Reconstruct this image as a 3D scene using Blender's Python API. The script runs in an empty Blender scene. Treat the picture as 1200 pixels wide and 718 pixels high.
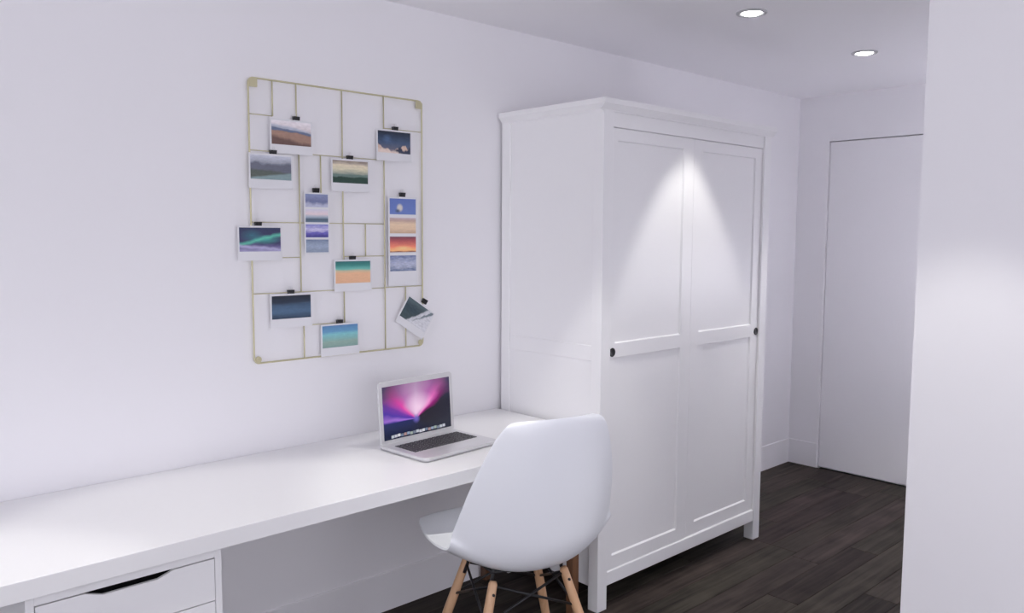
import bpy, bmesh, math, random
from mathutils import Vector, Matrix
random.seed(7)
SC = bpy.context.scene
COL = SC.collection

# ------------------------------------------------------------------ camera
CAM_LOC = Vector((-2.3248, -2.577, 1.4673))
YAW, PITCH, ROLL, FPX = 0.8201, 0.0883, 0.0047, 953.1
fw = Vector((math.cos(YAW)*math.cos(PITCH), math.sin(YAW)*math.cos(PITCH), -math.sin(PITCH)))
rt = Vector((math.sin(YAW), -math.cos(YAW), 0))
up = rt.cross(fw)
rt = rt*math.cos(ROLL) + up*math.sin(ROLL)
up = rt.cross(fw)
cd = bpy.data.cameras.new('camera')
cd.sensor_width = 36.0
cd.lens = FPX/1200*36.0
cd.clip_start = 0.02
cam = bpy.data.objects.new('camera', cd)
COL.objects.link(cam)
cam.matrix_world = Matrix(((rt.x, up.x, -fw.x, CAM_LOC.x), (rt.y, up.y, -fw.y, CAM_LOC.y),
                           (rt.z, up.z, -fw.z, CAM_LOC.z), (0, 0, 0, 1)))
SC.camera = cam

# ------------------------------------------------------------------ sky and exposure
SKY_COLOUR = (0.905, 0.895, 1.0)
SKY_STRENGTH = 3.55
SPOT_POWER = 29.0
FILL_LAMP_POWER = 10.5  # strength of the added, unseen corridor fill lamp
SPOT_COLOUR = (1.0, 0.98, 0.93)
w = bpy.data.worlds.new('sky')
w.use_nodes = True
w.node_tree.nodes['Background'].inputs[0].default_value = (*SKY_COLOUR, 1)
w.node_tree.nodes['Background'].inputs[1].default_value = SKY_STRENGTH
SC.world = w
SC.view_settings.view_transform = 'Standard'
SC.view_settings.look = 'None'
SC.view_settings.gamma = 1.0
SC.view_settings.use_curve_mapping = False
SC.view_settings.exposure = 0.0
SC.cycles.max_bounces = 14
SC.cycles.diffuse_bounces = 10

# room measures
H = 2.324            # ceiling height
XF = 2.553           # far wall
XL = -5.20           # left end wall
YR = -4.60           # rear wall
PX, PY = 0.015, -1.70  # corner of the partition
WIN = [('window_1', 'x', XL, -3.30, -0.35, 0.45, 2.18), ('window_2', 'y', YR, -3.6, -0.4, 0.08, 2.0)]
for nm, ax, c, a, b, z0, z1 in WIN:      # sky portals in the two window openings
    ld = bpy.data.lights.new(nm + '_portal', 'AREA')
    ld.shape = 'RECTANGLE'
    ld.size = b - a
    ld.size_y = z1 - z0
    ld.cycles.is_portal = True
    lo = bpy.data.objects.new(nm + '_portal', ld)
    COL.objects.link(lo)
    m = (a + b)/2
    if ax == 'x':
        lo.location = (c - .03, m, (z0 + z1)/2)
        lo.rotation_euler = (math.pi/2, 0, -math.pi/2)
    else:
        lo.location = (m, c - .03, (z0 + z1)/2)
        lo.rotation_euler = (math.pi/2, 0, math.pi)
    lo.rotation_euler = (Vector((1, 0, 0)) if ax == 'x' else Vector((0, 1, 0))).to_track_quat('-Z', 'Z').to_euler()

# ------------------------------------------------------------------ materials
def new_mat(name):
    m = bpy.data.materials.new(name)
    m.use_nodes = True
    return m, m.node_tree, m.node_tree.nodes['Principled BSDF']

def lin(r, g, b):
    f = lambda c: (c/255/12.92) if c/255 <= .04045 else ((c/255 + .055)/1.055)**2.4
    return (f(r), f(g), f(b), 1)

def paint(name, col, rough=.5, bump=0.0, scale=60, var=0.02, metal=0.0, spec=.5):
    m, nt, b = new_mat(name)
    N, L = nt.nodes, nt.links
    tc = N.new('ShaderNodeTexCoord')
    nz = N.new('ShaderNodeTexNoise')
    nz.inputs['Scale'].default_value = scale
    nz.inputs['Detail'].default_value = 3
    L.new(tc.outputs['Object'], nz.inputs['Vector'])
    mx = N.new('ShaderNodeMix')
    mx.data_type = 'RGBA'
    mx.inputs['A'].default_value = (*[c*(1 - var) for c in col[:3]], 1)
    mx.inputs['B'].default_value = (*[min(1, c*(1 + var)) for c in col[:3]], 1)
    L.new(nz.outputs['Fac'], mx.inputs['Factor'])
    L.new(mx.outputs['Result'], b.inputs['Base Color'])
    b.inputs['Roughness'].default_value = rough
    b.inputs['Metallic'].default_value = metal
    b.inputs['Specular IOR Level'].default_value = spec
    if bump:
        bp = N.new('ShaderNodeBump')
        bp.inputs['Strength'].default_value = bump
        bp.inputs['Distance'].default_value = .002
        L.new(nz.outputs['Fac'], bp.inputs['Height'])
        L.new(bp.outputs['Normal'], b.inputs['Normal'])
    return m

def wood(name, c0, c1, rough=.45, axis=0, scale=1.0, per_object=False, bump=.15, spec=.5):
    """streaky wood: grain stretched along an axis; optional tone per board"""
    m, nt, b = new_mat(name)
    N, L = nt.nodes, nt.links
    tc = N.new('ShaderNodeTexCoord')
    oi = N.new('ShaderNodeObjectInfo')
    ad = N.new('ShaderNodeVectorMath')
    ad.operation = 'MULTIPLY_ADD'
    L.new(oi.outputs['Random'], ad.inputs[0])
    ad.inputs[1].default_value = (13.7, 7.3, 5.1)
    L.new(tc.outputs['Object'], ad.inputs[2])
    mp = N.new('ShaderNodeMapping')
    s = [38*scale]*3
    s[axis] = 2.2*scale
    mp.inputs['Scale'].default_value = s
    L.new(ad.outputs[0], mp.inputs['Vector'])
    nz = N.new('ShaderNodeTexNoise')
    nz.inputs['Scale'].default_value = 1.0
    nz.inputs['Detail'].default_value = 6
    nz.inputs['Distortion'].default_value = .6
    L.new(mp.outputs[0], nz.inputs['Vector'])
    n2 = N.new('ShaderNodeTexNoise')
    n2.inputs['Scale'].default_value = 6*scale
    n2.inputs['Detail'].default_value = 3
    L.new(ad.outputs[0], n2.inputs['Vector'])
    mul = N.new('ShaderNodeMath')
    mul.operation = 'MULTIPLY_ADD'
    L.new(n2.outputs['Fac'], mul.inputs[0])
    mul.inputs[1].default_value = .5
    L.new(nz.outputs['Fac'], mul.inputs[2])
    r = N.new('ShaderNodeValToRGB')
    r.color_ramp.elements[0].position = .45
    r.color_ramp.elements[0].color = c0
    r.color_ramp.elements[1].position = 1.0
    r.color_ramp.elements[1].color = c1
    L.new(mul.outputs[0], r.inputs['Fac'])
    out = r.outputs['Color']
    if per_object:
        hs = N.new('ShaderNodeHueSaturation')
        mr = N.new('ShaderNodeMapRange')
        mr.inputs['To Min'].default_value = .72
        mr.inputs['To Max'].default_value = 1.25
        L.new(oi.outputs['Random'], mr.inputs['Value'])
        L.new(mr.outputs[0], hs.inputs['Value'])
        m2 = N.new('ShaderNodeMath')
        m2.operation = 'MULTIPLY'
        L.new(oi.outputs['Random'], m2.inputs[0])
        m2.inputs[1].default_value = 7.31
        fr = N.new('ShaderNodeMath')
        fr.operation = 'FRACT'
        L.new(m2.outputs[0], fr.inputs[0])
        mh = N.new('ShaderNodeMapRange')
        mh.inputs['To Min'].default_value = .46
        mh.inputs['To Max'].default_value = .53
        L.new(fr.outputs[0], mh.inputs['Value'])
        L.new(mh.outputs[0], hs.inputs['Hue'])
        L.new(out, hs.inputs['Color'])
        out = hs.outputs['Color']
    L.new(out, b.inputs['Base Color'])
    b.inputs['Roughness'].default_value = rough
    b.inputs['Specular IOR Level'].default_value = spec
    bp = N.new('ShaderNodeBump')
    bp.inputs['Strength'].default_value = bump
    bp.inputs['Distance'].default_value = .001
    L.new(nz.outputs['Fac'], bp.inputs['Height'])
    L.new(bp.outputs['Normal'], b.inputs['Normal'])
    return m

M = {}
M['wall'] = paint('wall_paint', (.88, .872, .89), .7, .05, 220, .006)
M['ceiling'] = paint('ceiling_paint', (.88, .872, .89), .8, .05, 220, .006)
M['door'] = paint('door_paint', (.88, .872, .89), .5, .02, 90, .006)
M['trim'] = paint('trim_paint', (.88, .872, .89), .5, .02, 120, .006)
M['lacquer'] = paint('white_lacquer', (.885, .883, .885), .38, .02, 80, .006)
M['desk'] = paint('white_desk_foil', (.875, .873, .873), .33, .02, 90, .006)
M['plastic'] = paint('white_shell_plastic', (.89, .91, .94), .32, .02, 120, .006)
M['black'] = paint('black_metal', (.012, .012, .014), .4, .02, 90, .1)
M['dark'] = paint('painted_recess_shade', (.01, .01, .013), .8, .02, 90, .1)  # near-black colour stands in for the shade inside the drawer unit
M['brass'] = paint('pale_brass', (.60, .56, .36), .42, .02, 90, .05, .35)
M['alu'] = paint('brushed_aluminium', (.74, .74, .75), .38, .02, 300, .03, .45)
M['alu_edge'] = paint('aluminium_edge', (.5, .5, .52), .4, .02, 300, .03, .6)
M['key'] = paint('dark_keys', (.06, .06, .065), .5, .02, 300, .1)
M['kwell'] = paint('keyboard_well', (.66, .66, .67), .5, .02, 300, .03, .2)
M['paper'] = paint('photo_paper', (.80, .80, .82), .5, .02, 300, .01)
M['grey_ring'] = paint('satin_grey_metal', (.50, .50, .51), .5, .02, 90, .05, .1)
M['beech'] = wood('beech_leg', lin(190, 145, 105), lin(226, 186, 148), .45, 2, .8)
M['walnut'] = wood('brown_leg_wood', lin(78, 52, 36), lin(124, 86, 58), .5, 2, .8)
M['plank'] = wood('dark_floor_plank', lin(30, 26, 23), lin(74, 67, 61), .6, 0, 1.0, True, .3, .12)
M['subfloor'] = paint('subfloor_dark', (.012, .011, .01), .8, .1, 60, .1)

m, nt, b = new_mat('lamp_lens')
b.inputs['Base Color'].default_value = (.9, .9, .9, 1)
b.inputs['Emission Color'].default_value = (1, .99, .97, 1)
b.inputs['Emission Strength'].default_value = 9
M['lens'] = m
m, nt, b = new_mat('window_glass')
N, L = nt.nodes, nt.links
tr = N.new('ShaderNodeBsdfTransparent')
gl = N.new('ShaderNodeBsdfGlossy')
gl.inputs['Roughness'].default_value = .02
mx = N.new('ShaderNodeMixShader')
mx.inputs[0].default_value = .06
L.new(tr.outputs[0], mx.inputs[1])
L.new(gl.outputs[0], mx.inputs[2])
L.new(mx.outputs[0], N['Material Output'].inputs['Surface'])
M['glass'] = m

# ------------------------------------------------------------------ mesh helpers
def box(bm, x0, x1, y0, y1, z0, z1, bev=0.0, seg=1):
    r = bmesh.ops.create_cube(bm, size=1.0)
    vs = r['verts']
    for v in vs:
        v.co = Vector((x0 + (v.co.x + .5)*(x1 - x0), y0 + (v.co.y + .5)*(y1 - y0), z0 + (v.co.z + .5)*(z1 - z0)))
    if bev:
        es = list({e for v in vs for e in v.link_edges})
        bmesh.ops.bevel(bm, geom=es, offset=bev, segments=seg, affect='EDGES', profile=.5)
    return bm

def tube(bm, p0, p1, r0, r1=None, n=12, caps=True):
    p0, p1 = Vector(p0), Vector(p1)
    r1 = r0 if r1 is None else r1
    d = (p1 - p0)
    q = d.to_track_quat('Z', 'Y')
    rows = []
    for p, r in ((p0, r0), (p1, r1)):
        rows.append([bm.verts.new(p + q @ Vector((r*math.cos(2*math.pi*i/n), r*math.sin(2*math.pi*i/n), 0))) for i in range(n)])
    for i in range(n):
        bm.faces.new((rows[0][i], rows[0][(i+1) % n], rows[1][(i+1) % n], rows[1][i]))
    if caps:
        bm.faces.new(rows[0][::-1])
        bm.faces.new(rows[1])
    return bm

def path_tube(bm, pts, r, n=8):
    """round bar through a list of points"""
    pts = [Vector(p) for p in pts]
    rows = []
    for i, p in enumerate(pts):
        d = (pts[min(i+1, len(pts)-1)] - pts[max(i-1, 0)]).normalized()
        q = d.to_track_quat('Z', 'Y')
        if rows:
            q = prev.rotation_difference(q) if False else q
        rows.append([bm.verts.new(p + q @ Vector((r*math.cos(2*math.pi*k/n), r*math.sin(2*math.pi*k/n), 0))) for k in range(n)])
    for a, b_ in zip(rows[:-1], rows[1:]):
        best = min(range(n), key=lambda s: sum((a[k].co - b_[(k+s) % n].co).length for k in range(n)))
        for k in range(n):
            bm.faces.new((a[k], a[(k+1) % n], b_[(k+1+best) % n], b_[(k+best) % n]))
    bm.faces.new(rows[0][::-1])
    bm.faces.new(rows[-1])
    return bm

def prism(bm, pts, axis, a0, a1):
    """extrude a 2-D polygon; axis 'y' takes (x,z) points, 'z' takes (x,y), 'x' takes (y,z)"""
    def P(p, a):
        return {'y': (p[0], a, p[1]), 'z': (p[0], p[1], a), 'x': (a, p[0], p[1])}[axis]
    A = [bm.verts.new(P(p, a0)) for p in pts]
    B = [bm.verts.new(P(p, a1)) for p in pts]
    n = len(pts)
    bm.faces.new(A)
    bm.faces.new(B[::-1])
    for i in range(n):
        bm.faces.new((A[i], B[i], B[(i+1) % n], A[(i+1) % n]))
    return bm

def lathe(bm, prof, n=40, c=(0, 0, 0)):
    rows = []
    for r, z in prof:
        if r < 1e-6:
            rows.append([bm.verts.new((c[0], c[1], c[2] + z))])
        else:
            rows.append([bm.verts.new((c[0] + r*math.cos(2*math.pi*i/n), c[1] + r*math.sin(2*math.pi*i/n), c[2] + z)) for i in range(n)])
    for a, b_ in zip(rows[:-1], rows[1:]):
        for i in range(n):
            j = (i+1) % n
            if len(a) == 1:
                bm.faces.new((a[0], b_[i], b_[j]))
            elif len(b_) == 1:
                bm.faces.new((a[i], a[j], b_[0]))
            else:
                bm.faces.new((a[i], a[j], b_[j], b_[i]))
    return bm

def obj(name, bm, mat, parent=None, smooth=False, label=None):
    bmesh.ops.recalc_face_normals(bm, faces=bm.faces[:])
    me = bpy.data.meshes.new(name)
    bm.to_mesh(me)
    bm.free()
    me.materials.append(M[mat] if isinstance(mat, str) else mat)
    if smooth:
        for p in me.polygons:
            p.use_smooth = True
    o = bpy.data.objects.new(name, me)
    COL.objects.link(o)
    if parent:
        o.parent = parent
    if label:
        o['label'] = label
    return o

def mark_sharp(o, deg=35):
    me = o.data
    bm = bmesh.new()
    bm.from_mesh(me)
    for e in bm.edges:
        e.smooth = not (len(e.link_faces) == 2 and e.calc_face_angle(0) > math.radians(deg))
    bm.to_mesh(me)
    bm.free()
    return o

def B(*a, **k):
    return box(bmesh.new(), *a, **k)

def thing(name, label, cat, loc=(0, 0, 0), rotz=0, group=None):
    o = bpy.data.objects.new(name, None)
    o.empty_display_size = .1
    COL.objects.link(o)
    o.location = loc
    o.rotation_euler = (0, 0, rotz)
    return tag(o, label, cat, group)

def tag(o, label, cat, group=None):
    o['label'] = label
    o['category'] = cat
    if group:
        o['group'] = group
    return o

def struct(name, bm, mat, label, cat):
    o = obj(name, bm, mat)
    o['kind'] = 'structure'
    o['label'] = label
    o['category'] = cat
    return o

# ------------------------------------------------------------------ the room
fl = struct('floor', B(XL - .12, XF + .12, YR - .12, .12, -.12, -.012), 'subfloor', 'dark brown wood plank floor', 'floor')
PWID = .1337
row = 0
y = 0.0
meshes = {}
while y > YR + .001:
    y0 = max(y - PWID, YR)
    x = XL
    first = True
    while x < XF - .001:
        ln = random.choice((.75, .9, 1.05, 1.2)) if not first else random.choice((.3, .5, .7, .9))
        first = False
        x1 = min(x + ln, XF)
        if XF - x1 < .2:
            x1 = XF
        hidden = x > PX + .05 and y < PY - .05
        if not hidden:
            k = (round(x1 - x, 3), round(y - y0, 3))
            if k not in meshes:
                bmp = bmesh.new()
                hx, hy = k[0]/2 - .0012, k[1]/2 - .0012
                box(bmp, -hx, hx, -hy, hy, -.012, 0, .0012)
                me = bpy.data.meshes.new('plank')
                bmesh.ops.recalc_face_normals(bmp, faces=bmp.faces[:])
                bmp.to_mesh(me)
                bmp.free()
                me.materials.append(M['plank'])
                meshes[k] = me
            po = bpy.data.objects.new('plank', meshes[k])
            COL.objects.link(po)
            po.parent = fl
            po.location = ((x + x1)/2, (y + y0)/2, 0)
        x = x1
    y = y0
    row += 1

struct('ceiling', B(XL - .12, XF + .12, YR - .12, .12, H, H + .12), 'ceiling', 'plain white painted ceiling', 'ceiling')
struct('wall_back', B(XL - .12, XF + .12, 0, .12, -.01, H), 'wall', 'white wall behind the desk and wardrobe', 'wall')
# far wall with its door opening
DY0, DY1, DZ = -1.06, -.198, 2.046
bm = bmesh.new()
box(bm, XF, XF + .12, DY1, 0, -.01, H)
box(bm, XF, XF + .12, DY0, DY1, DZ, H)
box(bm, XF, XF + .12, PY - .02, DY0, -.01, H)
box(bm, XF + .056, XF + .12, DY0, DY1, -.01, DZ)
struct('wall_far', bm, 'wall', 'white wall at the end of the corridor around the door', 'wall')
d = struct('door_1', B(XF + .014, XF + .054, DY0 + .004, DY1 - .004, .006, DZ - .006, bev=.002), 'door', 'plain flush white door in the end wall', 'door')
bm = bmesh.new()
tube(bm, (XF + .014, DY0 + .07, 1.0), (XF - .03, DY0 + .07, 1.0), .009)
tube(bm, (XF - .03, DY0 + .06, 1.0), (XF - .03, DY0 + .19, 1.0), .009)
lathe_r = obj('door_handle', bm, 'grey_ring', d, True)
bm = bmesh.new()      # the partition: one block standing in the room, with the corridor on its side
box(bm, PX, XF + .12, YR - .12, PY, -.01, H)
struct('wall_right', bm, 'wall', 'white partition wall beside the corridor', 'wall')
# wall with windows
def wall_window(wname, ax, c, a0, a1, wa, wb, z0, z1, label):
    bm = bmesh.new()
    segs = [(a0, wa, -.01, H), (wb, a1, -.01, H), (wa, wb, -.01, z0), (wa, wb, z1, H)]
    for s0, s1, h0, h1 in segs:
        if ax == 'x':
            box(bm, c - .12, c, s0, s1, h0, h1)
        else:
            box(bm, s0, s1, c - .12, c, h0, h1)
    struct(wname, bm, 'wall', label, 'wall')
for (nm, ax, c, a, b_, z0, z1), (wn, s0, s1) in zip(WIN, (('wall_left', YR - .12, 0), ('wall_rear', XL, PX))):
    wall_window(wn, ax, c, s0, s1, a, b_, z0, z1, 'white wall with a wide window, ' + ('beside the desk end' if ax == 'x' else 'opposite the desk'))
    bm = bmesh.new()
    def wb(u0, u1, h0, h1, d0=-.09, d1=-.05):
        if ax == 'x':
            box(bm, c + d0, c + d1, u0, u1, h0, h1)
        else:
            box(bm, u0, u1, c + d0, c + d1, h0, h1)
    t = .05
    wb(a, b_, z0, z0 + t)
    wb(a, b_, z1 - t, z1)
    wb(a, a + t, z0 + t, z1 - t)
    wb(b_ - t, b_, z0 + t, z1 - t)
    mid = (a + b_)/2
    wb(mid - .03, mid + .03, z0 + t, z1 - t)
    wo = struct(nm, bm, 'trim', 'wide white framed window', 'window')
    for u0, u1 in ((a + t, mid - .03), (mid + .03, b_ - t)):
        bm = bmesh.new()
        wb(u0, u1, z0 + t, z1 - t, -.073, -.067)
        obj('pane', bm, 'glass', wo)

# baseboards with a bevelled top edge
BH, BT = .155, .007
def skirting(name, p0, p1, nrm, label):
    p0, p1, nrm = Vector(p0), Vector(p1), Vector(nrm)
    bm = bmesh.new()
    sec = [(0, 0), (BT, 0), (BT, BH - .003), (BT - .002, BH), (0, BH)]
    rows = [[bm.verts.new(p + nrm*s + Vector((0, 0, z))) for s, z in sec] for p in (p0, p1)]
    n = len(sec)
    for i in range(n):
        bm.faces.new((rows[0][i], rows[0][(i+1) % n], rows[1][(i+1) % n], rows[1][i]))
    bm.faces.new(rows[0])
    bm.faces.new(rows[1][::-1])
    struct(name, bm, 'trim', label, 'baseboard')
skirting('baseboard_back', (XL, 0, 0), (XF, 0, 0), (0, -1, 0), 'white baseboard along the wall behind the desk')
skirting('baseboard_far', (XF, -BT, 0), (XF, DY1 + .002, 0), (-1, 0, 0), 'white baseboard beside the end door')
skirting('baseboard_right', (PX, PY, 0), (PX, YR, 0), (-1, 0, 0), 'white baseboard on the partition wall')
skirting('baseboard_left', (XL, -BT, 0), (XL, YR, 0), (1, 0, 0), 'white baseboard under the side window')
skirting('baseboard_rear', (XL + BT, YR, 0), (PX - BT, YR, 0), (0, 1, 0), 'white baseboard under the rear window')
skirting('baseboard_corridor', (PX, PY, 0), (XF, PY, 0), (0, 1, 0), 'white baseboard along the corridor side of the partition')

# ------------------------------------------------------------------ recessed downlights
def downlight(x, y, label, first=[None]):
    t = thing('ceiling_downlight', label, 'ceiling light', (x, y, H), 0, 'recessed downlights in the ceiling')
    if first[0] is None:
        bm = lathe(bmesh.new(), [(.0585, 0), (.0585, -.003), (.055, -.006), (.046, -.006), (.038, -.002), (.038, 0)], 48)
        ring = obj('trim_ring', bm, 'grey_ring', t, True)
        bm = lathe(bmesh.new(), [(.037, 0), (.036, -.005), (.028, -.009), (.015, -.011), (0, -.0115)], 40)
        lens = obj('lens', bm, 'lens', t, True)
        first[0] = (ring, lens)
    else:
        for s in first[0]:
            o = s.copy()
            COL.objects.link(o)
            o.parent = t
    ld = bpy.data.lights.new('downlight_beam', 'SPOT')
    ld.energy = SPOT_POWER
    ld.color = SPOT_COLOUR
    ld.spot_size = math.radians(60)
    ld.spot_blend = .34
    ld.shadow_soft_size = .02
    lo = bpy.data.objects.new('downlight_beam', ld)
    COL.objects.link(lo)
    lo.parent = t
    lo.location = (0, 0, -.035)
GX = [-2.45, -1.45, -.45]
GY = [-.846, -1.846, -2.846]
downlight(.547, -.846, 'round recessed ceiling light right in front of the white wardrobe')
downlight(1.542, -.846, 'round recessed ceiling light in the corridor towards the end door')
for gy, where in zip(GY, ('above the desk front', 'over the middle of the room', 'over the rear of the room')):
    for gx, wh in zip(GX, ('by the side window', 'in the middle of its row', 'nearest the partition wall')):
        downlight(gx, gy, 'round recessed ceiling light ' + where + ', ' + wh)

# unseen globe lamp added on the partition's corridor side to brighten the corridor
sc = thing('added_fill_lamp', 'added unseen fill lamp, an opal globe on the corridor side of the partition', 'added fill lamp', (2.05, PY, 1.2))
bm = lathe(bmesh.new(), [(0, 0), (.05, 0), (.05, .012), (.02, .02), (.012, .03), (.012, .07), (0, .07)], 28)
bmesh.ops.rotate(bm, verts=bm.verts[:], cent=(0, 0, 0), matrix=Matrix.Rotation(-math.pi/2, 3, 'X'))
obj('wall_plate', bm, 'grey_ring', sc, True)
bm = bmesh.new()
bmesh.ops.create_uvsphere(bm, u_segments=28, v_segments=16, radius=.075, matrix=Matrix.Translation((0, .135, 0)))
m, nt, b = new_mat('fill_lamp_glow')
b.inputs['Base Color'].default_value = (.9, .9, .9, 1)
b.inputs['Emission Color'].default_value = (.90, .885, 1, 1)
# glow of the added fill globe: flux = pi * radiance * area
b.inputs['Emission Strength'].default_value = FILL_LAMP_POWER/(math.pi*4*math.pi*.075**2)
obj('globe', bm, m, sc, True)

# ------------------------------------------------------------------ desk
ZD, TH, YD = .721, .0455, -.628
DX0, DX1 = -2.62, -.012
desk = thing('desk', 'long white desk top with brown wooden legs along the wall', 'desk', (-1.3, -.31, 0))
def at(o, bm):
    bmesh.ops.translate(bm, verts=bm.verts[:], vec=-o.location)
    return bm
obj('desk_top', at(desk, B(DX0, DX1, YD, -.002, ZD - TH, ZD, bev=.0015, seg=2)), 'desk', desk)
for yy in (-.56, -.06):
    obj('leg', at(desk, B(-.1225, -.0875, yy, yy + .035, 0, ZD - TH, bev=.002)), 'walnut', desk, label='brown wooden leg')

# drawer unit under the desk
UX0, UX1, UY0, UY1, UZ = -1.935, -1.497, -.612, -.04, ZD - TH
un = thing('drawer_unit', 'white drawer unit with slot handles under the desk', 'drawer unit', (UX0, UY0, 0))
T = .017
obj('side_panel', at(un, B(UX1 - T, UX1, UY0, UY1, 0, UZ, bev=.001)), 'lacquer', un)
obj('side_panel', at(un, B(UX0, UX0 + T, UY0, UY1, 0, UZ, bev=.001)), 'lacquer', un)
obj('top_panel', at(un, B(UX0 + T, UX1 - T, UY0, UY1, UZ - .024, UZ, bev=.001)), 'lacquer', un)
obj('back_panel', at(un, B(UX0 + T, UX1 - T, UY1 - .01, UY1, .03, UZ - .024)), 'lacquer', un)
obj('bottom_panel', at(un, B(UX0 + T, UX1 - T, UY0 + .01, UY1 - .01, 0, .03)), 'lacquer', un)
DH = .1075
fx0, fx1 = UX0 + T + .002, UX1 - T - .002
cx = (fx0 + fx1)/2
for i in range(5):
    zt = UZ - .024 - .003 - i*(DH + .003)
    zb = zt - DH
    bm = bmesh.new()
    prism(bm, [(fx0, zb), (fx1, zb), (fx1, zt), (cx + .10, zt), (cx + .062, zt - .013), (cx - .062, zt - .013), (cx - .10, zt), (fx0, zt)], 'y', UY0, UY0 + .009)
    dr = obj('drawer', at(un, bm), 'lacquer', un)
    bm = bmesh.new()
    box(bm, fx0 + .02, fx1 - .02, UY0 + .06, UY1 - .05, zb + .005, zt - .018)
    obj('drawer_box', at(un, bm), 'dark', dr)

# ------------------------------------------------------------------ wardrobe
WW, WD, WZ, WB = 1.196, -.579, 1.97, -.018
P = .055
wa = thing('wardrobe', 'tall white wardrobe with two sliding panelled doors', 'wardrobe', (0, 0, 0))
for x0 in (0, WW - P):
    for y0, y1 in ((WD, WD + .05), (WB - .05, WB)):
        obj('post', B(x0, x0 + P, y0, y1, 0, WZ - .04, bev=.002, seg=2), 'lacquer', wa)
ZA0, ZA1 = .093, .150
for s, x0, x1 in ((-1, .006, .022), (1, WW - .022, WW - .006)):
    sp = obj('side_panel', B(x0, x1, WD + .05, WB - .05, ZA0, WZ - .04), 'lacquer', wa)
    e0, e1 = (.0035, .010) if s < 0 else (WW - .010, WW - .0035)
    for z0, z1 in ((.985, 1.045),):
        obj('side_rail', B(e0, e1, WD + .05, WB - .05, z0, z1, bev=.002), 'lacquer', sp)
obj('back_panel', B(P, WW - P, WB - .02, WB - .012, ZA0, WZ - .04), 'lacquer', wa)
obj('bottom_panel', B(.03, WW - .03, WD + .06, WB - .03, ZA0 + .012, ZA0 + .03), 'lacquer', wa)
obj('apron', B(P, WW - P, WD + .002, WD + .058, ZA0, ZA1, bev=.003), 'lacquer', wa)
obj('top_rail', B(P, WW - P, WD + .006, WD + .03, 1.870, WZ - .04, bev=.002), 'lacquer', wa)
bm = bmesh.new()     # stepped cornice
prism(bm, [(-.0005, WZ - .045), (WW + .0005, WZ - .045), (WW + .0005, WZ - .040), (WW + .016, WZ - .022), (WW + .018, WZ - .020), (WW + .018, WZ - .002), (WW + .016, WZ), (-.016, WZ), (-.018, WZ - .002), (-.018, WZ - .020), (-.016, WZ - .022), (-.0005, WZ - .040)], 'y', WD, WB)
prism(bm, [(WD + .001, WZ - .045), (WD - .0005, WZ - .045), (WD - .0005, WZ - .040), (WD - .016, WZ - .022), (WD - .018, WZ - .020), (WD - .018, WZ - .002), (WD - .016, WZ), (WD + .001, WZ)], 'x', -.018, WW + .018)
obj('cornice', bm, 'lacquer', wa)

def door(xa, xb, yf, sl, sr, knob_x):
    """sliding door: frame, two recessed panels with sloped edges, black finger cup"""
    z0, z1 = ZA1 + .002, 1.868
    zr0, zr1 = .995, 1.050
    zb, ztp = .205, 1.822
    th, rec, ch = .018, .0065, .005
    bm = bmesh.new()
    def bar(a, b_, c, d_):
        box(bm, a, b_, yf, yf + th, c, d_)
    bar(xa, xa + sl, z0, z1)
    bar(xb - sr, xb, z0, z1)
    bar(xa + sl, xb - sr, z0, zb)
    bar(xa + sl, xb - sr, zr0, zr1)
    bar(xa + sl, xb - sr, ztp, z1)
    dr = obj('door', bm, 'lacquer', wa)
    for a, b_ in ((zb, zr0), (zr1, ztp)):
        bm = bmesh.new()
        x0, x1 = xa + sl, xb - sr
        o = [(x0, a), (x1, a), (x1, b_), (x0, b_)]
        i_ = [(x0 + ch, a + ch), (x1 - ch, a + ch), (x1 - ch, b_ - .002), (x0 + ch, b_ - .002)]
        vo = [bm.verts.new((p[0], yf + .001, p[1])) for p in o]
        vi = [bm.verts.new((p[0], yf + rec, p[1])) for p in i_]
        vb = [bm.verts.new((p[0], yf + th, p[1])) for p in o]
        bm.faces.new(vi)
        for k in range(4):
            bm.faces.new((vo[k], vo[(k+1) % 4], vi[(k+1) % 4], vi[k]))
            bm.faces.new((vo[k], vb[k], vb[(k+1) % 4], vo[(k+1) % 4]))
        bm.faces.new(vb[::-1])
        obj('panel', bm, 'lacquer', dr)
    bm = bmesh.new()
    lathe(bm, [(0, 0), (.0165, 0), (.0175, .0015), (.0165, .003), (.013, .0035), (.011, .002), (0, .0015)], 28)
    bmesh.ops.rotate(bm, verts=bm.verts[:], cent=(0, 0, 0), matrix=Matrix.Rotation(math.pi/2, 3, 'X'))
    bmesh.ops.translate(bm, verts=bm.verts[:], vec=(knob_x, yf, 1.017))
    obj('finger_pull', bm, 'black', dr, True, 'round black finger pull')
    return dr
door(P + .002, .588, WD + .008, .034, .070, .0745)
door(.5935, WW - P - .002, WD + .011, .062, .058, 1.1265)

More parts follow.
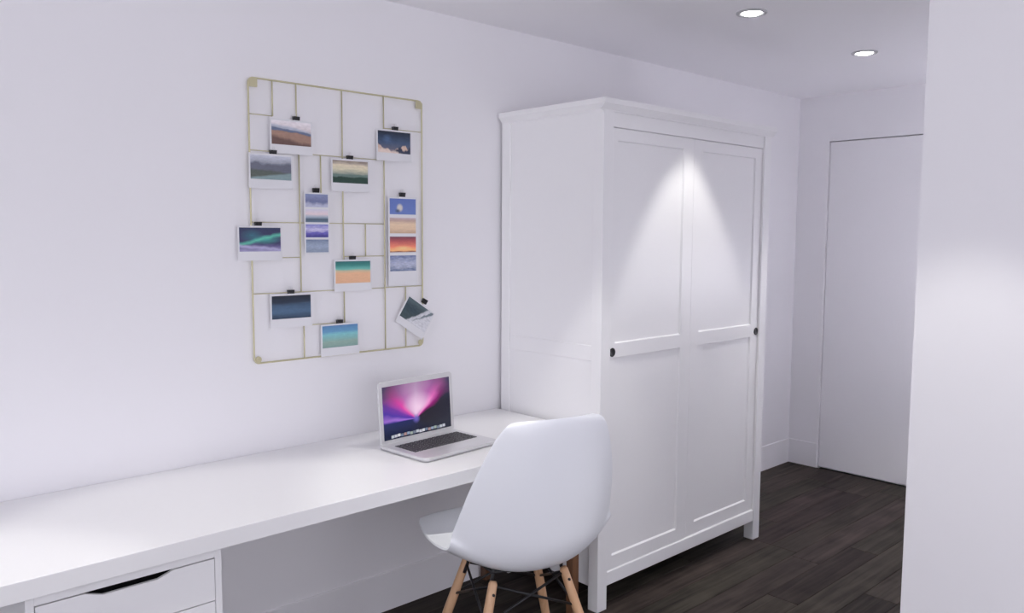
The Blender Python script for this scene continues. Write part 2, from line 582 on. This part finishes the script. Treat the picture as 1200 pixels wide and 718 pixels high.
# ------------------------------------------------------------------ wire grid board on the wall
BX0, BX1, BZ0, BZ1 = -1.113, -.412, 1.031, 1.974
YW = -.012
bd = thing('wire_grid_board', 'pale brass wire grid board hanging on the white wall', 'wall grid', ((BX0 + BX1)/2, YW, BZ0))
R = .0030
cr = .018
loop = []
for (cxx, czz, a0) in ((BX1 - cr, BZ1 - cr, 0), (BX0 + cr, BZ1 - cr, 90), (BX0 + cr, BZ0 + cr, 180), (BX1 - cr, BZ0 + cr, 270)):
    for k in range(7):
        a = math.radians(a0 + 15*k)
        loop.append((cxx + cr*math.cos(a), YW, czz + cr*math.sin(a)))
loop.append(loop[0])
loop.append(loop[1])
obj('frame', at(bd, path_tube(bmesh.new(), loop, R)), 'brass', bd, True)
wires = [('v', -1.029, BZ1, 1.857), ('v', -.942, BZ1, 1.740), ('v', -.764, BZ1, 1.147), ('v', -.587, BZ1, BZ0),
         ('v', -.935, 1.740, 1.265), ('v', -.852, 1.740, 1.504), ('v', -.671, 1.504, 1.385), ('v', -.927, 1.147, BZ0),
         ('v', -.493, 1.266, BZ0),
         ('h', 1.857, BX0, -1.029), ('h', 1.740, BX0, -.587), ('h', 1.857, -.587, BX1), ('h', 1.504, BX0, -.587),
         ('h', 1.385, BX0, -.935), ('h', 1.385, -.764, -.587), ('h', 1.265, BX0, -.587),
         ('h', 1.266, -.587, BX1), ('h', 1.147, -.927, -.764)]
for kind, c, a, b_ in wires:
    bm = bmesh.new()
    if kind == 'v':
        tube(bm, (c, YW, a), (c, YW, b_), .0026, n=8)
    else:
        tube(bm, (a, YW + .001, c), (b_, YW + .001, c), .0016, n=8)
    obj('wire', at(bd, bm), 'brass', bd, True)
for sx, x in ((1, BX0), (-1, BX1)):         # corner gussets above, small eyelets below
    bm = bmesh.new()
    s = .030
    prism(bm, [(x, BZ1 - s), (x, BZ1 - .010), (x + sx*.010, BZ1), (x + sx*s, BZ1), (x + sx*s, BZ1 - s*.95), (x + sx*s*.9, BZ1 - s)], 'y', YW - .005, YW - .002)
    obj('corner_plate', at(bd, bm), 'brass', bd)
    bm = lathe(bmesh.new(), [(0, 0), (.011, 0), (.011, .003), (.004, .003), (.003, .005), (0, .005)], 20)
    bmesh.ops.rotate(bm, verts=bm.verts[:], cent=(0, 0, 0), matrix=Matrix.Rotation(math.pi/2, 3, 'X'))
    bmesh.ops.translate(bm, verts=bm.verts[:], vec=(x + sx*.013, YW - .002, BZ0 + .013))
    obj('eyelet', at(bd, bm), 'brass', bd)

# ------------------------------------------------------------------ photo pictures (flat print, procedural)
def pic(name, ramp, ridges=(), dist=.15, nscale=(3, 8), mottle=.12, spots=(), streaks=()):
    """ramp: [(v,(r,g,b))...] sky-to-ground gradient with noise; ridges: (height, amp, freq, colour, softness[, tilt])
    spots: (u, v, ru, rv, colour, softness); streaks: (v, slope, width, colour)"""
    m, nt, b = new_mat(name)
    N, L = nt.nodes, nt.links
    uv = N.new('ShaderNodeUVMap')
    sp = N.new('ShaderNodeSeparateXYZ')
    L.new(uv.outputs[0], sp.inputs[0])
    U, V = sp.outputs[0], sp.outputs[1]
    def mth(op, a, b_=None, c=None, clamp=False):
        n = N.new('ShaderNodeMath')
        n.operation = op
        n.use_clamp = clamp
        for i, q in enumerate((a, b_, c)):
            if q is None:
                continue
            if isinstance(q, (int, float)):
                n.inputs[i].default_value = q
            else:
                L.new(q, n.inputs[i])
        return n.outputs[0]
    seed = random.random()*50
    def noise(su, sv, det=4, off=0):
        mp = N.new('ShaderNodeMapping')
        mp.inputs['Scale'].default_value = (su, sv, 1)
        mp.inputs['Location'].default_value = (seed + off, seed*2 + off, seed)
        L.new(uv.outputs[0], mp.inputs['Vector'])
        n = N.new('ShaderNodeTexNoise')
        n.inputs['Scale'].default_value = 1
        n.inputs['Detail'].default_value = det
        L.new(mp.outputs[0], n.inputs['Vector'])
        return n.outputs['Fac']
    def mix(f, a, col):
        n = N.new('ShaderNodeMix')
        n.data_type = 'RGBA'
        L.new(f, n.inputs['Factor'])
        L.new(a, n.inputs['A'])
        if isinstance(col, tuple):
            n.inputs['B'].default_value = lin(*col)
        else:
            L.new(col, n.inputs['B'])
        return n.outputs['Result']
    nz = noise(*nscale)
    vv = mth('MULTIPLY_ADD', mth('SUBTRACT', nz, .5), dist*2, V)
    r = N.new('ShaderNodeValToRGB')
    els = r.color_ramp.elements
    els[0].position, els[0].color = ramp[0][0], lin(*ramp[0][1])
    els[1].position, els[1].color = ramp[-1][0], lin(*ramp[-1][1])
    for p, c in ramp[1:-1]:
        e = els.new(p)
        e.color = lin(*c)
    L.new(vv, r.inputs['Fac'])
    out = r.outputs['Color']
    for i, rd in enumerate(ridges):
        h, amp, fr, colr, soft = rd[:5]
        tilt = rd[5] if len(rd) > 5 else 0
        n1 = noise(fr, .01, 5, 3.1*(i + 1))
        top = mth('MULTIPLY_ADD', mth('SUBTRACT', n1, .5), amp*2, h)
        if tilt:
            top = mth('MULTIPLY_ADD', mth('SUBTRACT', U, .5), tilt, top)
        f = mth('DIVIDE', mth('SUBTRACT', top, V), soft, clamp=True)
        out = mix(f, out, colr)
    for (u, v, ru, rv, colr, soft) in spots:
        du = mth('DIVIDE', mth('SUBTRACT', U, u), ru)
        dv = mth('DIVIDE', mth('SUBTRACT', V, v), rv)
        dd = mth('SQRT', mth('ADD', mth('MULTIPLY', du, du), mth('MULTIPLY', dv, dv)))
        f = mth('DIVIDE', mth('SUBTRACT', 1.0, dd), soft, clamp=True)
        out = mix(f, out, colr)
    for (v, slope, wd, colr) in streaks:
        ln = mth('MULTIPLY_ADD', U, slope, v)
        ln = mth('MULTIPLY_ADD', mth('SUBTRACT', noise(3, .01, 2, 9), .5), .25, ln)
        f = mth('SUBTRACT', 1.0, mth('DIVIDE', mth('ABSOLUTE', mth('SUBTRACT', V, ln)), wd), clamp=True)
        out = mix(f, out, colr)
    if mottle:
        hs = N.new('ShaderNodeHueSaturation')
        L.new(mth('MULTIPLY_ADD', mth('SUBTRACT', noise(9, 14, 5, 20), .5), mottle*4, 1.0), hs.inputs['Value'])
        L.new(out, hs.inputs['Color'])
        out = hs.outputs['Color']
    fade = N.new('ShaderNodeHueSaturation')
    fade.inputs['Saturation'].default_value = .86
    fade.inputs['Value'].default_value = 1.18
    L.new(out, fade.inputs['Color'])
    L.new(fade.outputs['Color'], b.inputs['Base Color'])
    b.inputs['Roughness'].default_value = .35
    return m

def picture_part(parent, x0, x1, z0, z1, mat, y=-.0005):
    """a thin print on the card, with UVs over its face"""
    bm = bmesh.new()
    box(bm, x0, x1, y - .0003, y, z0, z1)
    uvl = bm.loops.layers.uv.new('UVMap')
    for f in bm.faces:
        for l in f.loops:
            l[uvl].uv = ((l.vert.co.x - x0)/(x1 - x0), (l.vert.co.z - z0)/(z1 - z0))
    return obj('picture', bm, mat, parent)

def card(cx, ztop, w_, h_, label, pics, rot=0.0, y=-.0195, group='photo prints clipped to the wire board', yaw=0.0):
    """photo print hanging from its top edge; pics: (u0,u1,v0,v1,mat) measured in metres from the top left"""
    t = thing('photo_print', label, 'photo', (cx, y, ztop), 0, group)
    t.rotation_euler = (0, rot, yaw)
    obj('paper', B(-w_/2, w_/2, -.0005, .0005, -h_, 0), 'paper', t)
    for a, b_, c, d_, mt in pics:
        picture_part(t, -w_/2 + a, -w_/2 + b_, -d_, -c, mt)
    return t

def clip(x, z, label, rotz=0.0, y=-.016):
    """black binder clip: wedge spring body and two wire loops"""
    t = thing('binder_clip', label, 'clip', (x, y, z), 0, 'binder clips on the wire board')
    t.rotation_euler = (0, rotz, 0)
    bm = bmesh.new()
    hw = .0115
    prism(bm, [(-.0065, .009), (.0065, .009), (.003, -.008), (-.003, -.008)], 'x', -hw, hw)
    obj('spring_body', bm, 'black', t)
    for s in (-1, 1):
        pts = [(-.005, s*.0045, .0085), (-.0035, s*.005, .014), (-.002, s*.005, .020), (.002, s*.005, .020), (.0035, s*.005, .014), (.005, s*.0045, .0085)]
        obj('wire_loop', path_tube(bmesh.new(), pts, .0006, 6), 'alu', t, True)
    return t

CW, CH = .157, .115
def std(cx, zt, label, mat, cliplabel, dx=0.0, dz=0.0, rot=0.0):
    card(cx, zt, CW, CH, label, [(.0055, CW - .0055, .006, CH - .030, mat)], rot)
    clip(cx + dx, zt + .004 + dz, cliplabel)

std(-.965, 1.850, 'photo of brown desert dunes with blue hills', pic('dunes', [(0, (120, 86, 76)), (.42, (160, 128, 112)), (.66, (214, 204, 206)), (1, (232, 226, 230))],
    [(.80, .10, 3, (172, 178, 194), .10, -.2), (.66, .10, 3, (92, 108, 138), .05, -.2), (.54, .12, 3, (160, 122, 102), .05, -.12), (.30, .18, 4, (108, 78, 72), .15, -.25)], .06), 'black clip holding the desert dunes photo', .02)
std(-1.042, 1.731, 'photo of a grey mountain lake under clouds', pic('lake', [(0, (96, 100, 88)), (.3, (130, 146, 150)), (.6, (128, 134, 150)), (1, (196, 200, 212))],
    [(.72, .22, 4, (98, 102, 118), .12), (.40, .12, 5, (86, 96, 88), .1, -.1), (.22, .05, 3, (124, 150, 152), .08, .25)], .14), 'black clip holding the mountain lake photo', .01)
std(-.736, 1.733, 'photo of a dark green valley under a pale yellow sky', pic('valley', [(0, (30, 52, 46)), (.36, (120, 138, 128)), (.62, (214, 206, 172)), (.8, (220, 206, 176)), (1, (128, 112, 104))],
    [(.42, .08, 3, (98, 124, 116), .05), (.30, .16, 2.2, (34, 66, 54), .05)], .12), 'black clip holding the green valley photo', 0)
std(-.545, 1.853, 'photo of a glowing snow peak against a navy sky', pic('peak', [(0, (196, 172, 158)), (.2, (92, 96, 118)), (.5, (52, 80, 116)), (1, (28, 36, 52))],
    [(.30, .75, 2.6, (206, 176, 156), .05), (.12, .5, 4.5, (46, 56, 82), .08, .5), (.10, .22, 7, (222, 202, 188), .1, -.35)], .1, spots=[(.28, .62, .16, .26, (58, 92, 134), .8)]), 'black clip holding the snow peak photo', .006)
std(-1.086, 1.492, 'photo of green northern lights over a violet shore', pic('aurora', [(0, (150, 146, 186)), (.16, (110, 100, 156)), (.34, (52, 50, 100)), (1, (36, 48, 86))],
    [], .12, spots=[(.62, .50, .42, .22, (38, 148, 142), .9), (.30, .66, .3, .3, (30, 104, 124), 1.0)], streaks=[(.30, .42, .12, (64, 186, 160)), (.26, -.2, .10, (168, 164, 204))]), 'black clip holding the northern lights photo', -.005)
std(-.730, 1.374, 'photo of teal sea over orange sand', pic('beach', [(0, (222, 166, 118)), (.44, (228, 172, 122)), (.56, (208, 184, 142)), (.64, (96, 186, 172)), (.8, (34, 138, 130)), (1, (20, 104, 104))], [], .05, (2, 3), .05), 'black clip holding the teal beach photo', 0)
std(-.977, 1.261, 'photo of dark blue open water', pic('dark_water', [(0, (28, 50, 76)), (.3, (58, 96, 130)), (.55, (52, 86, 118)), (.75, (26, 42, 64)), (1, (18, 30, 46))], [], .1, (1.5, 9), .1), 'black clip holding the dark blue water photo', 0)
std(-.787, 1.145, 'photo of a pale turquoise sea under a blue sky', pic('pale_sea', [(0, (122, 158, 150)), (.25, (140, 172, 158)), (.42, (120, 182, 178)), (.6, (112, 190, 196)), (.72, (74, 148, 190)), (1, (62, 122, 176))], [], .06, (2, 8), .07), 'black clip holding the turquoise sea photo', 0)
# tilted print near the lower corner
tl = card(-.455, 1.208, .150, .118, 'tilted photo of a dark peak above white snow', [(.006, .144, .006, .090, pic('tilted_peak', [(0, (60, 80, 84)), (.6, (44, 66, 76)), (1, (78, 98, 104))],
    [(.52, .35, 3.5, (196, 198, 204), .10, 1.7), (.30, .25, 6, (108, 122, 130), .06, 1.6), (.24, .15, 5, (206, 207, 212), .08, 1.5)], .2, mottle=.2))], 0)
tl.rotation_euler = (0, math.radians(33), 0)
th33 = math.radians(33)
tl.location = (-.455 + math.sin(th33)*.059, -.024, 1.146 + math.cos(th33)*.059)
clip(-.408, 1.204, 'black clip holding the tilted photo', .5, y=-.018)
# two tall strips of small pictures
s1 = [pic('wave_a', [(0, (132, 140, 172)), (.4, (98, 106, 150)), (1, (126, 138, 178))], [(.4, .3, 4, (176, 180, 204), .25)], .2),
      pic('sunset_b', [(0, (98, 120, 142)), (.22, (64, 88, 108)), (.4, (150, 168, 186)), (.62, (226, 206, 210)), (1, (206, 204, 220))], [], .05, (2, 4), .05),
      pic('violet_c', [(0, (58, 46, 150)), (.35, (84, 74, 178)), (.6, (196, 190, 226)), (1, (92, 96, 190))], [(.3, .25, 4, (50, 40, 140), .2)], .25),
      pic('grey_d', [(0, (128, 142, 166)), (.5, (150, 166, 190)), (1, (104, 122, 152))], [], .3, (4, 7))]
card(-.874, 1.609, .098, .214, 'narrow strip of four blue and violet sea pictures', [(.005, .093, .005 + k*.0525, .050 + k*.0525, s1[k]) for k in range(4)])
clip(-.874, 1.616, 'black clip holding the narrow strip of violet sea pictures')
s2 = [pic('blue_moon', [(0, (82, 112, 186)), (1, (74, 104, 182))], [], .05, mottle=.04, spots=[(.38, .42, .14, .30, (206, 200, 190), .5), (.30, .22, .12, .16, (70, 88, 120), .8)]),
      pic('sand_strip', [(0, (196, 162, 128)), (.3, (222, 190, 152)), (.6, (226, 196, 160)), (.85, (190, 156, 140)), (1, (200, 180, 190))], [], .1, (2, 9), .08),
      pic('red_sunset', [(0, (120, 50, 60)), (.12, (250, 176, 84)), (.35, (236, 110, 62)), (.7, (186, 62, 62)), (1, (112, 50, 76))], [], .08, (3, 6), .08, spots=[(.5, .26, .4, .2, (255, 196, 110), 1.0)]),
      pic('spray', [(0, (90, 108, 146)), (.4, (176, 182, 204)), (.7, (150, 160, 190)), (1, (96, 112, 158))], [], .4, (5, 7), .2)]
card(-.5085, 1.607, .134, .335, 'wide strip of four pictures with a red sunset', [(.007, .127, .007 + k*.0715, .066 + k*.0715, s2[k]) for k in range(4)])
clip(-.508, 1.614, 'black clip holding the strip with the red sunset')

# ------------------------------------------------------------------ laptop
LW, LD = .345, .250
la = thing('laptop', 'open silver laptop with purple screen on the white desk', 'laptop', (-.592, -.349, ZD), math.radians(4.0))
def rrect(w_, d_, r, n=6):
    pts = []
    for cx_, cy_, a0 in ((w_/2 - r, d_/2 - r, 0), (-w_/2 + r, d_/2 - r, 90), (-w_/2 + r, -d_/2 + r, 180), (w_/2 - r, -d_/2 + r, 270)):
        for k in range(n + 1):
            a = math.radians(a0 + 90*k/n)
            pts.append((cx_ + r*math.cos(a), cy_ + r*math.sin(a)))
    return pts
def slab(pts, levels):
    """stack of scaled outlines: levels = [(z, inset)]"""
    bm = bmesh.new()
    rows = []
    for z, ins in levels:
        rows.append([bm.verts.new((x - math.copysign(min(ins, abs(x)), x), y_ - math.copysign(min(ins, abs(y_)), y_), z)) for x, y_ in pts])
    n = len(pts)
    for a, b_ in zip(rows[:-1], rows[1:]):
        for i in range(n):
            bm.faces.new((a[i], a[(i+1) % n], b_[(i+1) % n], b_[i]))
    bm.faces.new(rows[0][::-1])
    bm.faces.new(rows[-1])
    return bm
BT_ = .0155
obj('base', slab(rrect(LW, LD, .020), [(.001, .004), (.003, .001), (.009, 0), (BT_ - .001, 0), (BT_, .001)]), 'alu', la)
obj('base_rim', slab(rrect(LW + .0006, LD + .0006, .020), [(.0035, 0), (.0058, 0)]), 'alu_edge', la)
KW, KD = .294, .112
ky0 = .070
kb = obj('keyboard', B(-KW/2, KW/2, ky0 - KD, ky0, BT_, BT_ + .0006), 'kwell', la)
rowsk = [14, 14, 13.5, 13, 12, 11]
kh = KD/6
keymesh = {}
for r_ in range(6):
    widths = [1]*14 if r_ == 0 else ([1]*13 + [1.6] if r_ == 1 else ([1.6] + [1]*13 if r_ == 2 else ([1.9] + [1]*11 + [1.9] if r_ == 3 else ([2.4] + [1]*10 + [2.4] if r_ == 4 else [1, 1, 1, 1.3, 5.2, 1.3, 1, 1, 1, 1]))))
    sc = KW/sum(widths)
    x = -KW/2
    for ww in widths:
        k = round(ww*sc, 5)
        if k not in keymesh:
            bm = B(-k/2 + .0019, k/2 - .0019, -kh/2 + .0019, kh/2 - .0019, 0, .0022, bev=.0006)
            bmesh.ops.recalc_face_normals(bm, faces=bm.faces[:])
            me = bpy.data.meshes.new('key')
            bm.to_mesh(me)
            bm.free()
            me.materials.append(M['key'])
            keymesh[k] = me
        ko = bpy.data.objects.new('key', keymesh[k])
        COL.objects.link(ko)
        ko.parent = kb
        ko.location = (x + k/2, ky0 - kh*(r_ + .5), BT_ + .0006)
        x += k
obj('trackpad', slab(rrect(.105, .062, .005), [(0, 0), (.0004, 0), (.0006, .0004)]), 'alu', la).location = (0, -.083, BT_)
# lid
HL = .222
lean = math.radians(4)
lid = obj('lid', slab(rrect(LW, HL, .014), [(-.003, .001), (-.002, 0), (.003, 0), (.004, .001)]), 'alu', la)
lid.rotation_euler = (math.pi/2 - lean, 0, 0)
lid.location = (0, LD/2 - .012 + math.sin(lean)*HL/2, BT_ - .004 + math.cos(lean)*HL/2)
SWd, SHt = .314, .187
bm = bmesh.new()
box(bm, -SWd/2, SWd/2, -SHt/2, SHt/2, .004, .0046)
uvl = bm.loops.layers.uv.new('UVMap')
for f in bm.faces:
    for l in f.loops:
        l[uvl].uv = (l.vert.co.x/SWd + .5, l.vert.co.y/SHt + .5)
m, nt, b = new_mat('laptop_screen')
N, L = nt.nodes, nt.links
uvn = N.new('ShaderNodeUVMap')
spx = N.new('ShaderNodeSeparateXYZ')
L.new(uvn.outputs[0], spx.inputs[0])
def smath(op, a, b_=None, c=None, clamp=False):
    n = N.new('ShaderNodeMath')
    n.operation = op
    n.use_clamp = clamp
    for i, q in enumerate((a, b_, c)):
        if q is None:
            continue
        if isinstance(q, (int, float)):
            n.inputs[i].default_value = q
        else:
            L.new(q, n.inputs[i])
    return n.outputs[0]
def smix(f, a, c):
    n = N.new('ShaderNodeMix')
    n.data_type = 'RGBA'
    L.new(f, n.inputs['Factor'])
    if isinstance(a, tuple):
        n.inputs['A'].default_value = lin(*a)
    else:
        L.new(a, n.inputs['A'])
    n.inputs['B'].default_value = lin(*c)
    return n.outputs['Result']
U, V = spx.outputs[0], spx.outputs[1]
du = smath('MULTIPLY', smath('SUBTRACT', U, .47), 1.68)
dv = smath('SUBTRACT', V, .30)
ang = smath('DIVIDE', smath('ARCTAN2', dv, du), math.pi)          # -1..1, 0.5 is straight up
rad = smath('SQRT', smath('ADD', smath('MULTIPLY', du, du), smath('MULTIPLY', dv, dv)))
nzr = N.new('ShaderNodeTexNoise')
nzr.inputs['Scale'].default_value = 3.0
nzr.inputs['Detail'].default_value = 2
L.new(uvn.outputs[0], nzr.inputs['Vector'])
a2 = smath('MULTIPLY_ADD', smath('SUBTRACT', nzr.outputs['Fac'], .5), .10, ang)
rmp = N.new('ShaderNodeValToRGB')                                  # beam colours by direction
E_ = rmp.color_ramp.elements
stops = [(0.0, (30, 40, 90)), (.44, (16, 14, 32)), (.565, (20, 16, 34)), (.590, (150, 40, 120)), (.615, (244, 130, 206)), (.65, (200, 120, 190)),
         (.75, (226, 186, 224)), (.84, (196, 130, 190)), (.885, (230, 96, 178)), (.93, (124, 70, 170)), (.965, (90, 70, 170)), (.99, (176, 130, 220)), (1.0, (70, 60, 150))]
E_[0].position, E_[0].color = stops[0][0], lin(*stops[0][1])
E_[1].position, E_[1].color = stops[-1][0], lin(*stops[-1][1])
for p_, c_ in stops[1:-1]:
    e = E_.new(p_)
    e.color = lin(*c_)
L.new(smath('MULTIPLY_ADD', a2, .5, .5), rmp.inputs['Fac'])
col = rmp.outputs['Color']
core = smath('SUBTRACT', 1.0, smath('DIVIDE', smath('SQRT', smath('ADD', smath('POWER', smath('DIVIDE', smath('SUBTRACT', U, .52), .26), 2.0), smath('POWER', smath('DIVIDE', smath('SUBTRACT', V, .50), .34), 2.0))), 1.0), clamp=True)
wedge = smath('MULTIPLY', smath('SUBTRACT', dv, smath('MULTIPLY', smath('ABSOLUTE', du), .62)), 9.0, clamp=True)
col = smix(smath('MULTIPLY', smath('MULTIPLY', core, wedge), .85), col, (255, 226, 246))
far = smath('MULTIPLY', smath('SUBTRACT', smath('ABSOLUTE', smath('SUBTRACT', U, .5)), .18), 1.6, clamp=True)
top = smath('MULTIPLY', smath('SUBTRACT', V, .55), 2.4, clamp=True)
col = smix(smath('MULTIPLY', smath('ADD', smath('MULTIPLY', top, .45), smath('MULTIPLY', far, 1.2), clamp=True), smath('MINIMUM', smath('ADD', smath('MULTIPLY', top, 1.2), .25), .95)), col, (48, 58, 84))
spot = smath('SUBTRACT', 1.0, smath('DIVIDE', rad, .10), clamp=True)
col = smix(smath('MULTIPLY', spot, 1.3, clamp=True), col, (120, 110, 190))
low = smath('MULTIPLY', smath('SUBTRACT', .26, V), 5.0, clamp=True)
col = smix(smath('MULTIPLY', low, .75), col, (14, 22, 44))
hsn = N.new('ShaderNodeHueSaturation')
L.new(col, hsn.inputs['Color'])
hsn.inputs['Saturation'].default_value = 1.1
b.inputs['Base Color'].default_value = (.01, .01, .01, 1)
b.inputs['Roughness'].default_value = .25
L.new(hsn.outputs['Color'], b.inputs['Emission Color'])
b.inputs['Emission Strength'].default_value = .9
scr = obj('screen', bm, m, lid, label='glowing screen with a purple light burst')
# row of small icons along the lower screen edge: flat, lit
random.seed(3)
icon_cols = [(200, 205, 215), (150, 165, 190), (225, 225, 232), (120, 130, 150), (176, 140, 140), (205, 205, 218), (165, 178, 170), (110, 125, 150)]
icm = []
for i, c_ in enumerate(icon_cols):
    m, nt, b = new_mat('screen_icon')
    b.inputs['Base Color'].default_value = (.02, .02, .02, 1)
    b.inputs['Emission Color'].default_value = lin(*c_)
    b.inputs['Emission Strength'].default_value = .8
    icm.append(m)
n_ic = 18
for i in range(n_ic):
    s = .0062
    x = -.120 + .240*i/(n_ic - 1)
    o = obj('icon', B(-s, s, -s*.8, s*.8, 0, .0002), icm[i*5 % len(icm)], lid)
    o.location = (x, -SHt/2 + .0085 + .002*((i*7) % 3)/2, .0046)

# ------------------------------------------------------------------ chair
prof = [[0.2630, 0.4590], [0.2560, 0.4702], [0.2197, 0.4640], [0.1246, 0.4436], [0.0158, 0.4232], [-0.0915, 0.4157], [-0.1681, 0.432], [-0.216, 0.4879], [-0.2364, 0.5678], [-0.2518, 0.6701], [-0.2625, 0.7718], [-0.2655, 0.8213], [-0.2618, 0.8381]]
hwid = [0.1818, 0.2006, 0.2183, 0.2314, 0.2383, 0.2416, 0.2429, 0.2386, 0.2284, 0.2063, 0.1703, 0.1414, 0.1116]
lift = [-0.0044, 0.0026, 0.0111, 0.0264, 0.0515, 0.0778, 0.0998, 0.1101, 0.0997, 0.0756, 0.0505, 0.0374, 0.036]
bow = [.0459, .0459, .0413, .0184] + [0]*9
CS, CZ = 1.1066, 1.1471
ch = thing('shell_chair', 'white moulded shell chair with wooden dowel legs at the desk', 'chair', (-.6312, -.7761, 0), -.2864)
def catmull(vals, t):
    n = len(vals)
    i = min(int(t), n - 2)
    f = t - i
    p = [vals[max(0, min(n - 1, j))] for j in (i - 1, i, i + 1, i + 2)]
    return .5*((2*p[1]) + (-p[0] + p[2])*f + (2*p[0] - 5*p[1] + 4*p[2] - p[3])*f*f + (-p[0] + 3*p[1] - 3*p[2] + p[3])*f**3)
n0 = len(prof)
nrm = []
for i in range(n0):
    a, c_ = prof[max(0, i - 1)], prof[min(n0 - 1, i + 1)]
    t_ = Vector((c_[0] - a[0], c_[1] - a[1])).normalized()
    nn = Vector((t_.y, -t_.x))
    if nn.y + .8*nn.x < 0:
        nn = -nn
    nrm.append(nn)
NV, NU = 61, 37
bm = bmesh.new()
grid = []
for iv in range(NV):
    t_ = (n0 - 1)*iv/(NV - 1)
    yy, zz = catmull([p_[0] for p_ in prof], t_), catmull([p_[1] for p_ in prof], t_)
    hh, lf, bo = catmull(hwid, t_), catmull(lift, t_), catmull(bow, t_)
    ny, nz_ = catmull([q.x for q in nrm], t_), catmull([q.y for q in nrm], t_)
    rowv = []
    for iu in range(NU):
        u = -1 + 2*iu/(NU - 1)
        o_ = lf*abs(u)**2.2
        rowv.append(bm.verts.new((CS*hh*u, CS*(yy + ny*o_ - bo*abs(u)**3), CZ*(zz + nz_*o_))))
    grid.append(rowv)
for iv in range(NV - 1):
    for iu in range(NU - 1):
        bm.faces.new((grid[iv][iu], grid[iv][iu + 1], grid[iv + 1][iu + 1], grid[iv + 1][iu]))
sh = obj('shell', bm, 'plastic', ch, True)
md = sh.modifiers.new('thickness', 'SOLIDIFY')
md.thickness = .007
md.offset = 0
mb = sh.modifiers.new('soft_edge', 'BEVEL')
mb.width = .002
mb.segments = 2
mb.limit_method = 'ANGLE'
mb.angle_limit = math.radians(50)
LT, LF = {}, {}
for sx in (-1, 1):
    for sy in (-1, 1):
        a = Vector((sx*.119, -.004 + sy*.097, .445))
        f = Vector((sx*.248, -.002 + sy*.185, 0))
        LT[sx, sy], LF[sx, sy] = a, f
        bm = bmesh.new()
        d_ = f - a
        q = d_.to_track_quat('Z', 'Y')
        rows = []
        for tt, rr in ((0, .0095), (.02, .0135), (.35, .0155), (.6, .0145), (.97, .010), (1.0, .009)):
            p_ = a + d_*tt
            if tt == 1.0:
                ring = []
            ring = [bm.verts.new(p_ + q @ Vector((rr*math.cos(2*math.pi*k/16), rr*math.sin(2*math.pi*k/16), 0))) for k in range(16)]
            if tt == 1.0:
                for v in ring:
                    v.co.z = 0
            rows.append(ring)
        for r0, r1 in zip(rows[:-1], rows[1:]):
            for k in range(16):
                bm.faces.new((r0[k], r0[(k+1) % 16], r1[(k+1) % 16], r1[k]))
        bm.faces.new(rows[0][::-1])
        bm.faces.new(rows[-1])
        lg = obj('leg', bm, 'beech', ch, True, 'pale wooden dowel leg')
        # black bracket running from the leg top up to the shell
        bm = bmesh.new()
        top_ = Vector((a.x*.98, a.y, .488))
        path_tube(bm, [a + d_*.10 + Vector((0, sy*-.014, 0)), a + Vector((0, sy*-.012, .0)), top_], .0055, 8)
        tube(bm, a + d_*.075 + Vector((0, -.019, 0)), a + d_*.075 + Vector((0, .019, 0)), .004, n=8)
        obj('bracket', bm, 'black', ch, True)
# black wire struts: from each leg's top to the middle of its neighbours, and cross bars under the seat
mid = lambda k, t_: LT[k] + (LF[k] - LT[k])*t_
pairs = [((-1, -1), (1, -1)), ((1, -1), (1, 1)), ((1, 1), (-1, 1)), ((-1, 1), (-1, -1))]
for k0, k1 in pairs:
    for a, c_ in ((k0, k1), (k1, k0)):
        obj('wire_strut', path_tube(bmesh.new(), [mid(a, .03), mid(c_, .27)], .0042, 8), 'black', ch, True)
for a, c_ in (((-1, -1), (1, -1)), ((-1, 1), (1, 1)), ((-1, -1), (-1, 1)), ((1, -1), (1, 1))):
    obj('seat_bar', path_tube(bmesh.new(), [mid(a, 0) + Vector((0, 0, .026)), (mid(a, 0) + mid(c_, 0))/2 + Vector((0, 0, .018)), mid(c_, 0) + Vector((0, 0, .026))], .005, 8), 'black', ch, True)
